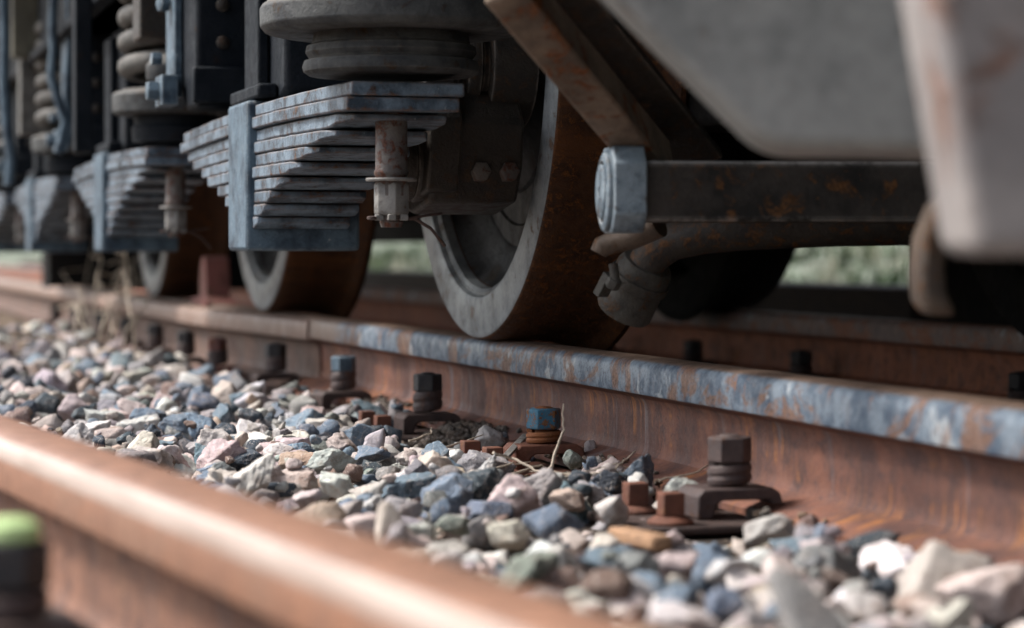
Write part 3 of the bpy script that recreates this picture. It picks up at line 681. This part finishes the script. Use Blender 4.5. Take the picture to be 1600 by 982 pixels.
TW = [('pinkish white', 27), ('pale grey', 18), ('blue grey', 20), ('dark slate', 6), ('tan', 4), ('purplish grey', 12), ('greenish grey', 3), ('cream', 5), ('white', 12), ('brown', 5), ('mid grey', 9)]
tn = [a for a, _ in TW]; tp = np.array([b for _, b in TW], float); tp /= tp.sum()
HX0, HY0, HRES = -.7, .5, .01
HM = np.full((int(1.75 / HRES), int(9.5 / HRES)), -.166)
stones = []          # dict(pos, semi, tone, seed, rot)
def fg_line(x, y):   # signed distance to the near rail's centre line (positive on the far side)
    return (x - fc.x) * fl.x + (y - fc.y) * fl.y
BOLTS = [(XB, yy) for yy in SLY[1:]]
def clear(x, y, s):
    if abs(fg_line(x, y)) < .066 + s * .75: return False
    if x > .948 - s * .55: return False
    for bx, by in BOLTS:
        if abs(x - bx) < .05 + s * .8 and abs(y - by) < .045 + s * .8: return False
        if s > .022:
            L_ = math.hypot(bx, by); al = (x * bx + y * by) / L_; pe = abs(x * by - y * bx) / L_
            if 0 < L_ - al < .45 and pe < .035 + s * .8: return False
        if s > .015 and abs(x - bx + .01) < .06 + s * .7 and -.19 < y - by < .06: return False
        if s > .010 and abs(x - bx + .03) < .045 + s * .6 and -.14 < y - by < .05: return False
        if abs(x - bx + .085) < .014 + s * .7 and abs(abs(y - by) - .055) < .014 + s * .7: return False
    if y > 5.05:
        dd = (x - LA.x) * ll.x + (y - LA.y) * ll.y
        if dd > -.055 - s * .6: return False
    return True
def drop(x, y, semi, tone, seed, force=False, sink=.32, rz=None):
    a = max(semi[0], semi[1]); h = semi[2]
    i0, i1 = int((x - a * .8 - HX0) / HRES), int((x + a * .8 - HX0) / HRES) + 1
    j0, j1 = int((y - a * .8 - HY0) / HRES), int((y + a * .8 - HY0) / HRES) + 1
    if i0 < 0 or j0 < 0 or i1 > HM.shape[0] or j1 > HM.shape[1]: return False
    sub = HM[i0:i1, j0:j1]
    base = np.quantile(sub, .55)
    z = base + h * (1 - sink)
    if not force and z + h * .6 > -.110: return False
    ii, jj = np.meshgrid(np.arange(i0, i1), np.arange(j0, j1), indexing='ij')
    dx = (HX0 + (ii + .5) * HRES - x) / a; dy = (HY0 + (jj + .5) * HRES - y) / a
    cap = z + h * .85 * np.sqrt(np.clip(1 - dx ** 2 - dy ** 2, 0, 1)) - 9 * ((dx ** 2 + dy ** 2) > .9)
    HM[i0:i1, j0:j1] = np.maximum(sub, cap)
    stones.append(dict(p=(x, y, z), semi=semi, tone=tone, seed=seed, rz=rz, hero=force)); return True
HERO = [(530, 760, 80, 62, 'white'), (469, 708, 62, 50, 'blue grey'), (516, 716, 56, 50, 'purplish grey'), (428, 706, 52, 46, 'brown'), (583, 712, 68, 36, 'blue grey'), (652, 716, 84, 46, 'pinkish white'),
        (608, 740, 56, 38, 'mid grey'), (711, 718, 50, 44, 'white'), (762, 686, 50, 46, 'pale grey'), (925, 704, 36, 46, 'cream'), (891, 720, 36, 36, 'greenish grey'), (620, 800, 90, 76, 'purplish grey'),
        (540, 801, 84, 52, 'blue grey'), (681, 785, 48, 50, 'mid grey'), (710, 822, 78, 46, 'greenish grey'), (807, 765, 130, 46, 'blue grey'), (889, 781, 84, 62, 'tan'), (789, 785, 40, 48, 'pinkish white'),
        (864, 818, 114, 82, 'blue grey'), (797, 838, 84, 68, 'cream'), (950, 757, 68, 46, 'dark slate'), (954, 797, 74, 62, 'pale grey'), (742, 878, 54, 36, 'white'), (874, 885, 74, 72, 'pale grey'),
        (962, 880, 104, 60, 'blue grey'), (1000, 761, 46, 62, 'white'), (1069, 763, 58, 32, 'blue grey'), (1207, 828, 116, 74, 'pale grey'), (1294, 874, 90, 98, 'pinkish white'), (1380, 920, 68, 52, 'teal'),
        (1258, 935, 104, 78, 'pinkish white'), (1058, 889, 88, 62, 'pinkish white'), (977, 925, 100, 62, 'white'), (1145, 894, 84, 52, 'pale grey'), (1135, 945, 80, 72, 'blue grey'), (1064, 935, 74, 44, 'blue grey'),
        (1540, 925, 156, 116, 'pinkish white'), (1442, 955, 94, 58, 'tan'), (1350, 950, 104, 62, 'pale grey'), (1063, 970, 104, 44, 'white'), (1186, 878, 76, 34, 'white'), (71, 632, 52, 42, 'dark slate'),
        (171, 644, 58, 56, 'purplish grey'), (163, 673, 54, 28, 'cream'), (289, 669, 88, 56, 'blue grey'), (322, 703, 78, 46, 'purplish grey'), (383, 722, 78, 38, 'dark slate'), (260, 640, 46, 42, 'white'),
        (81, 600, 80, 46, 'pale grey'), (200, 686, 44, 26, 'dark slate'), (128, 648, 52, 36, 'dark slate'), (237, 680, 28, 36, 'dark slate'), (420, 746, 92, 46, 'pinkish white'), (334, 735, 62, 30, 'blue grey'),
        (700, 770, 40, 40, 'mid grey'), (575, 770, 60, 40, 'pinkish white'), (480, 780, 60, 40, 'pinkish white'), (1200, 930, 60, 50, 'tan'), (1300, 960, 90, 60, 'pinkish white'), (1490, 885, 60, 45, 'brown')]
def fill(n, x0, x1, y0, y1, s0, s1, bias, force=False):
    k = 0
    for _ in range(n):
        y = rng.uniform(y0, y1); x = rng.uniform(x0, x1)
        s = math.exp(rng.uniform(math.log(s0), math.log(s1)))
        if not clear(x, y, s): continue
        semi = (s * rng.uniform(.95, 1.25), s * rng.uniform(.75, 1.0), s * rng.uniform(.5, .85))
        if drop(x, y, semi, tn[rng.choice(len(tn), p=tp)], int(rng.integers(1e9)), sink=bias): k += 1
    return k
# a bed of mixed stones, then the prominent ones, then small ones in the gaps
fill(2300, -.35, .95, .8, 4.6, .015, .031, .5)
fill(900, -.35, .95, 4.6, 8.8, .018, .036, .5)
for (u, yy, wp, hp, tone) in HERO:
    zc = -.130
    g_ = G(u, yy, zc); dd = (g_ - CO).dot(_A); k_ = .86 if yy < 850 else 1.0; s = wp / FPX * dd / 2 * k_; h = hp / FPX * dd / 2 * .93 * k_
    drop(g_.x, g_.y, (s * 1.0, s * .85, h), tone, int(rng.integers(1e9)), True, sink=.55, rz=R(-YAW))
    st = stones[-1]; st['p'] = (g_.x, g_.y, zc)
def near_hero(x, y, s):
    for st in HS:
        if (st['p'][0] - x) ** 2 + (st['p'][1] - y) ** 2 < (max(st['semi'][:2]) * .8 + s * .6) ** 2: return True
    return False
HS = [s for s in stones if s['hero']]
PATCH = [(G(770, 722, -.15), .12), (G(760, 885, -.15), .06), (G(1045, 800, -.15), .07), (G(990, 850, -.15), .05)]
_clear = clear
def clear(x, y, s):
    if s > .012 and any((x - q_.x) ** 2 + ((y - q_.y) * .7) ** 2 < r0 ** 2 for q_, r0 in PATCH): return False
    return _clear(x, y, s) and not near_hero(x, y, s)
fill(560, .1, .92, 1.3, 5.0, .020, .040, .40)
fill(420, .2, .9, 4.8, 8.8, .022, .042, .35)
fill(900, .15, .94, 1.3, 4.2, .006, .013, .3)
# which stones show, and how large
def fg_hidden(st):
    x, y, z = st['p']; u, v, d_ = project((x, y, z + st['semi'][2] * .6))
    if fg_line(x, y) < 0: return True
    t = (u - 0) / 700; return v > 642 + t * 224
for st in stones:
    u, v, d_ = project(st['p']); st['u'], st['v'], st['d'] = u, v, d_
    a = max(st['semi'][:2]) * FPX / d_; st['px'] = a
    x, y, z = st['p']
    hm = HM[max(0, min(HM.shape[0] - 1, int((x - HX0) / HRES))), max(0, min(HM.shape[1] - 1, int((y - HY0) / HRES)))]
    vis = (-20 < u < 1620 and 420 < v < 1000 and not fg_hidden(st))
    buried = hm - (z + st['semi'][2] * .85)
    st['score'] = (a - 900 * max(0, buried)) if vis else -1
    if st['hero'] and vis: st['score'] += 1000
order = sorted(range(len(stones)), key=lambda i: -stones[i]['score'])
solo = [i for i in order[:300] if stones[i]['score'] > 3]
solo_set = set(solo)
def stone_geo(st, level):
    p, f = rock(level, st['semi'], st['seed'])
    r_ = np.random.default_rng(st['seed'] + 5)
    if st['rz'] is None:
        q = rotm(r_)
        # keep stones lying flat-ish: blend a random yaw with a small tilt
        a = r_.uniform(0, 6.28); tx, ty = r_.normal(0, .5, 2)
        q = np.array(Matrix.Rotation(a, 3, 'Z') @ Matrix.Rotation(tx, 3, 'X') @ Matrix.Rotation(ty, 3, 'Y'))
    else:
        q = np.array(Matrix.Rotation(st['rz'] + r_.uniform(-.2, .2), 3, 'Z') @ Matrix.Rotation(r_.normal(0, .1), 3, 'Y'))
    return p @ q.T, f
def tone_of(st):
    r_ = np.random.default_rng(st['seed'] + 9); c = np.array(TONES[st['tone']]) * r_.uniform(.82, 1.15); return np.clip(c * (1 + r_.normal(0, .035, 3)), .02, .8)
def fast_mesh(name, v, f, col, mat):
    me = bpy.data.meshes.new(name)
    me.vertices.add(len(v)); me.vertices.foreach_set('co', v.astype(np.float32).ravel())
    me.loops.add(f.size); me.loops.foreach_set('vertex_index', f.astype(np.int32).ravel())
    me.polygons.add(len(f)); me.polygons.foreach_set('loop_start', np.arange(0, f.size, 3, dtype=np.int32))
    me.update(calc_edges=True)
    me.polygons.foreach_set('use_smooth', np.ones(len(f), dtype=bool))
    at = me.attributes.new('tone', 'FLOAT_COLOR', 'POINT')
    at.data.foreach_set('color', np.concatenate([col, np.ones((len(v), 1))], 1).astype(np.float32).ravel())
    me.materials.append(mat); return me
# labels that single each stone out: tone, build, size, and the nearest landmark and neighbour
LM = [((XB, 2.365), 'the tall brown bolt'), ((XB, 3.04), 'the blue nut'), ((XB, 3.67), 'the black washered nut'), ((XB, 4.30), 'the slate nut'), ((XB, 4.98), 'the small black nut'), ((XB, 5.65), 'the reddish nut')]
used = {}
def describe(st):
    sx, sy, sz = st['semi']; u, v = st['u'], st['v']
    size = 'big' if st['px'] > 42 else 'mid-sized' if st['px'] > 24 else 'small' if st['px'] > 13 else 'tiny'
    shp = 'flat' if sz < .62 * sx else 'long' if sy < .72 * sx else 'blocky' if sz > .82 * sx else 'angular'
    return size, shp
def place(st):
    x, y, _ = st['p']
    if abs(fg_line(x, y)) < .17: side = 'by the orange rail'
    elif x > .86: side = 'by the rusty web'
    else: side = 'between the rails'
    b = min(LM, key=lambda q: (q[0][1] - y) ** 2 + .3 * (q[0][0] - x) ** 2)
    if y > 6.2: return side, 'far down the ballast'
    if y < 2.0: return side, 'in the blurred corner past the tall bolt'
    dy = y - b[0][1]
    rel = 'level with' if abs(dy) < .12 else ('beyond' if dy > 0 else 'in front of')
    return side, rel + ' ' + b[1]
pos_arr = np.array([[stones[i]['u'], stones[i]['v']] for i in solo])
for k, i in enumerate(solo):
    st = stones[i]; size, shp = describe(st); side, rel = place(st)
    dd = ((pos_arr - pos_arr[k]) ** 2).sum(1); dd[k] = 1e9
    cands = [f"{size} {shp} {st['tone']} stone {rel}", f"{size} {shp} {st['tone']} stone {side}, {rel}"]
    for j in np.argsort(dd)[:7]:
        o_ = stones[solo[j]]; du = st['u'] - o_['u']; dv = st['v'] - o_['v']
        w_ = ('left of' if du < 0 else 'right of') if abs(du) > abs(dv) else ('above' if dv < 0 else 'below')
        cands.append(f"{size} {shp} {st['tone']} stone just {w_} a {describe(o_)[0]} {o_['tone']} one, {rel}")
    st['cands'] = cands
from collections import Counter
cnt = Counter(c for i in solo for c in set(stones[i]['cands']))
taken = set()
for i in solo:
    c = next((c for c in stones[i]['cands'] if cnt[c] == 1 and len(c.split()) <= 16), None)
    if c is None: c = next((c for c in stones[i]['cands'] if c not in taken and len(c.split()) <= 16), stones[i]['cands'][0])
    taken.add(c); stones[i]['label'] = c
for i in solo:
    st = stones[i]; v, f = stone_geo(st, 5 if st['px'] > 26 and abs(st['d'] - 3.2) < .7 else 4)
    me = fast_mesh('ballast_stone', v, f, np.tile(tone_of(st), (len(v), 1)), M['stone'])
    o = bpy.data.objects.new('ballast_stone', me); COL.objects.link(o); o.location = st['p']
    tag(o, st['label'], 'stone', 'ballast stones between the rails')
vs, fs, cs = [], [], []; off = 0
for i, st in enumerate(stones):
    if i in solo_set: continue
    v, f = stone_geo(st, 3); v = v + np.array(st['p']); vs.append(v); fs.append(f + off); off += len(v); cs.append(np.tile(tone_of(st), (len(v), 1)))
# crumbs of soil and grit between the stones and heaped by the black nut
def crumbs(n, fx, fy, sx, sy, s0, s1, tones, hump=0.0):
    global off
    d0, f0 = ICO[3][0], ICO[3][1]
    for _ in range(n):
        a, b_ = rng.normal(0, .5, 2); x, y = fx + a * sx, fy + b_ * sy
        if x > .975 or abs(fg_line(x, y)) < .07: continue
        s = rng.uniform(s0, s1); z = gz(x, y) + s * .4 + hump * math.exp(-(a * a + b_ * b_) * 1.6)
        if x > .93: z = max(z, -.137 + (x - .943) * .3)
        p, f = rock(3, (s, s * rng.uniform(.7, 1), s * rng.uniform(.6, .9)), int(rng.integers(1e9)))
        c = np.array(tones[rng.integers(len(tones))]) * rng.uniform(.8, 1.2)
        vs.append(p + np.array((x, y, z))); fs.append(f + off); off += len(p); cs.append(np.tile(c, (len(p), 1)))
SOIL = [(.085, .066, .052), (.06, .05, .042), (.11, .085, .065)]
GRIT = [(.20, .14, .095), (.30, .21, .14), (.38, .30, .23), (.14, .10, .075)]
crumbs(330, .925, 3.53, .055, .13, .003, .0085, SOIL, .034)
crumbs(260, .925, 4.12, .05, .14, .004, .009, SOIL, .03)
crumbs(420, .84, 3.1, .13, .28, .002, .006, GRIT)
crumbs(260, .88, 2.94, .07, .16, .003, .009, GRIT)
crumbs(160, .87, 2.27, .07, .14, .003, .009, GRIT + SOIL)
crumbs(500, .62, 7.0, .22, 1.6, .006, .016, GRIT + SOIL, .05)
crumbs(300, .80, 2.6, .15, .3, .002, .007, GRIT + SOIL)
crumbs(200, .93, 2.9, .04, .1, .002, .005, GRIT + SOIL, .012)
me = fast_mesh('ballast_gravel', np.concatenate(vs), np.concatenate(fs), np.concatenate(cs), M['stone'])
o = bpy.data.objects.new('ballast_gravel', me); COL.objects.link(o)
tag(o, 'mixed grey and pink ballast gravel filling the gaps between larger stones', 'gravel', None, 'stuff')

# ------------------------------------------------------------------ small things: wood chip, dry stalks
a = G(964, 834, -.128); b = G(1036, 850, -.128)
o = MB().bar(a, b, .022, .014).build('wood_chip', M['wood'], bevel=.004); tag(o, 'brown weathered wood splinter below the tall brown bolt', 'wood')
a = G(770, 735, -.135); b = G(822, 680, -.115)
o = MB().bar(a, b, .010, .004).build('wood_chip', M['nut_steel'], bevel=.001); tag(o, 'thin pale splinter leaning left of the blue nut', 'wood')
def stalk(pts, r, label):
    pp = [Vector(p) for p in pts]; q = []
    for i in range(len(pp) - 1):
        for t in np.linspace(0, 1, 6)[:-1 if i < len(pp) - 2 else None]: q.append(pp[i].lerp(pp[i + 1], t) + Vector(rng.normal(0, r * .35, 3)))
    o = MB().tube(q, [r * (1 - .6 * k / len(q)) for k in range(len(q))], 6).build('dry_stalk', M['stalk']); tag(o, label, 'dry plant', 'dry plant stalks in the ballast')
stalk([P(858, 735, 2.86), P(870, 700, 2.88), P(880, 672, 2.90), P(880, 630, 2.90)], .0022, 'upright pale dry stalk standing against the blue nut')
stalk([P(770, 708, 2.80), P(800, 716, 2.82), P(835, 735, 2.80), P(900, 742, 2.78), P(960, 738, 2.76)], .0020, 'long pale dry stalk lying across the ground in front of the blue nut')
stalk([P(960, 735, 2.85), P(978, 718, 2.88), P(992, 706, 2.9)], .0016, 'short forked dry twig by the web right of the blue nut')
stalk([P(905, 738, 2.80), P(960, 744, 2.85), P(1003, 722, 2.92)], .0014, 'thin dry twig under the web beyond the dark slate stone')
for k in range(9):
    u0, y0 = [(690, 700), (735, 740), (850, 752), (930, 735), (905, 748), (985, 742), (640, 690), (800, 742), (1030, 752)][k]
    q0 = G(u0, y0, -.128); an = rng.uniform(-.6, .9); L_ = rng.uniform(.05, .11)
    stalk([q0, q0 + Vector((math.cos(an) * L_ * .5, math.sin(an) * L_ * .5, .008)), q0 + Vector((math.cos(an + .3) * L_, math.sin(an + .3) * L_, rng.uniform(-.004, .015)))], .0015,
          'thin pale twig lying ' + ['on crumbly soil by the black washered nut', 'on grit left of the blue nut', 'on grit just in front of the blue nut', 'beside the rail foot right of the blue nut', 'on grit right of the blue nut, nearest the camera', 'under the rail web further right of the blue nut', 'left of the black washered nut soil heap', 'in front of the pale splinter', 'behind the two rusty square screws'][k])
for k in range(26):
    u0, y0 = rng.uniform(110, 250), rng.uniform(505, 565); d_ = rng.uniform(5.4, 6.6)
    u1, y1 = u0 + rng.uniform(-50, 70), y0 - rng.uniform(60, 150)
    base = G(u0, y0, -.15); dd = (base - CO).dot(_A)
    stalk([base, P((u0 + u1) / 2 + rng.uniform(-10, 10), (y0 + y1) / 2, dd), P(u1, y1, dd + .1), P(u1 + rng.uniform(-30, 40), y1 + rng.uniform(-5, 25), dd + .15)], .0042, 'blurred tangled dry stalk in the tuft beside the pale switch blade')
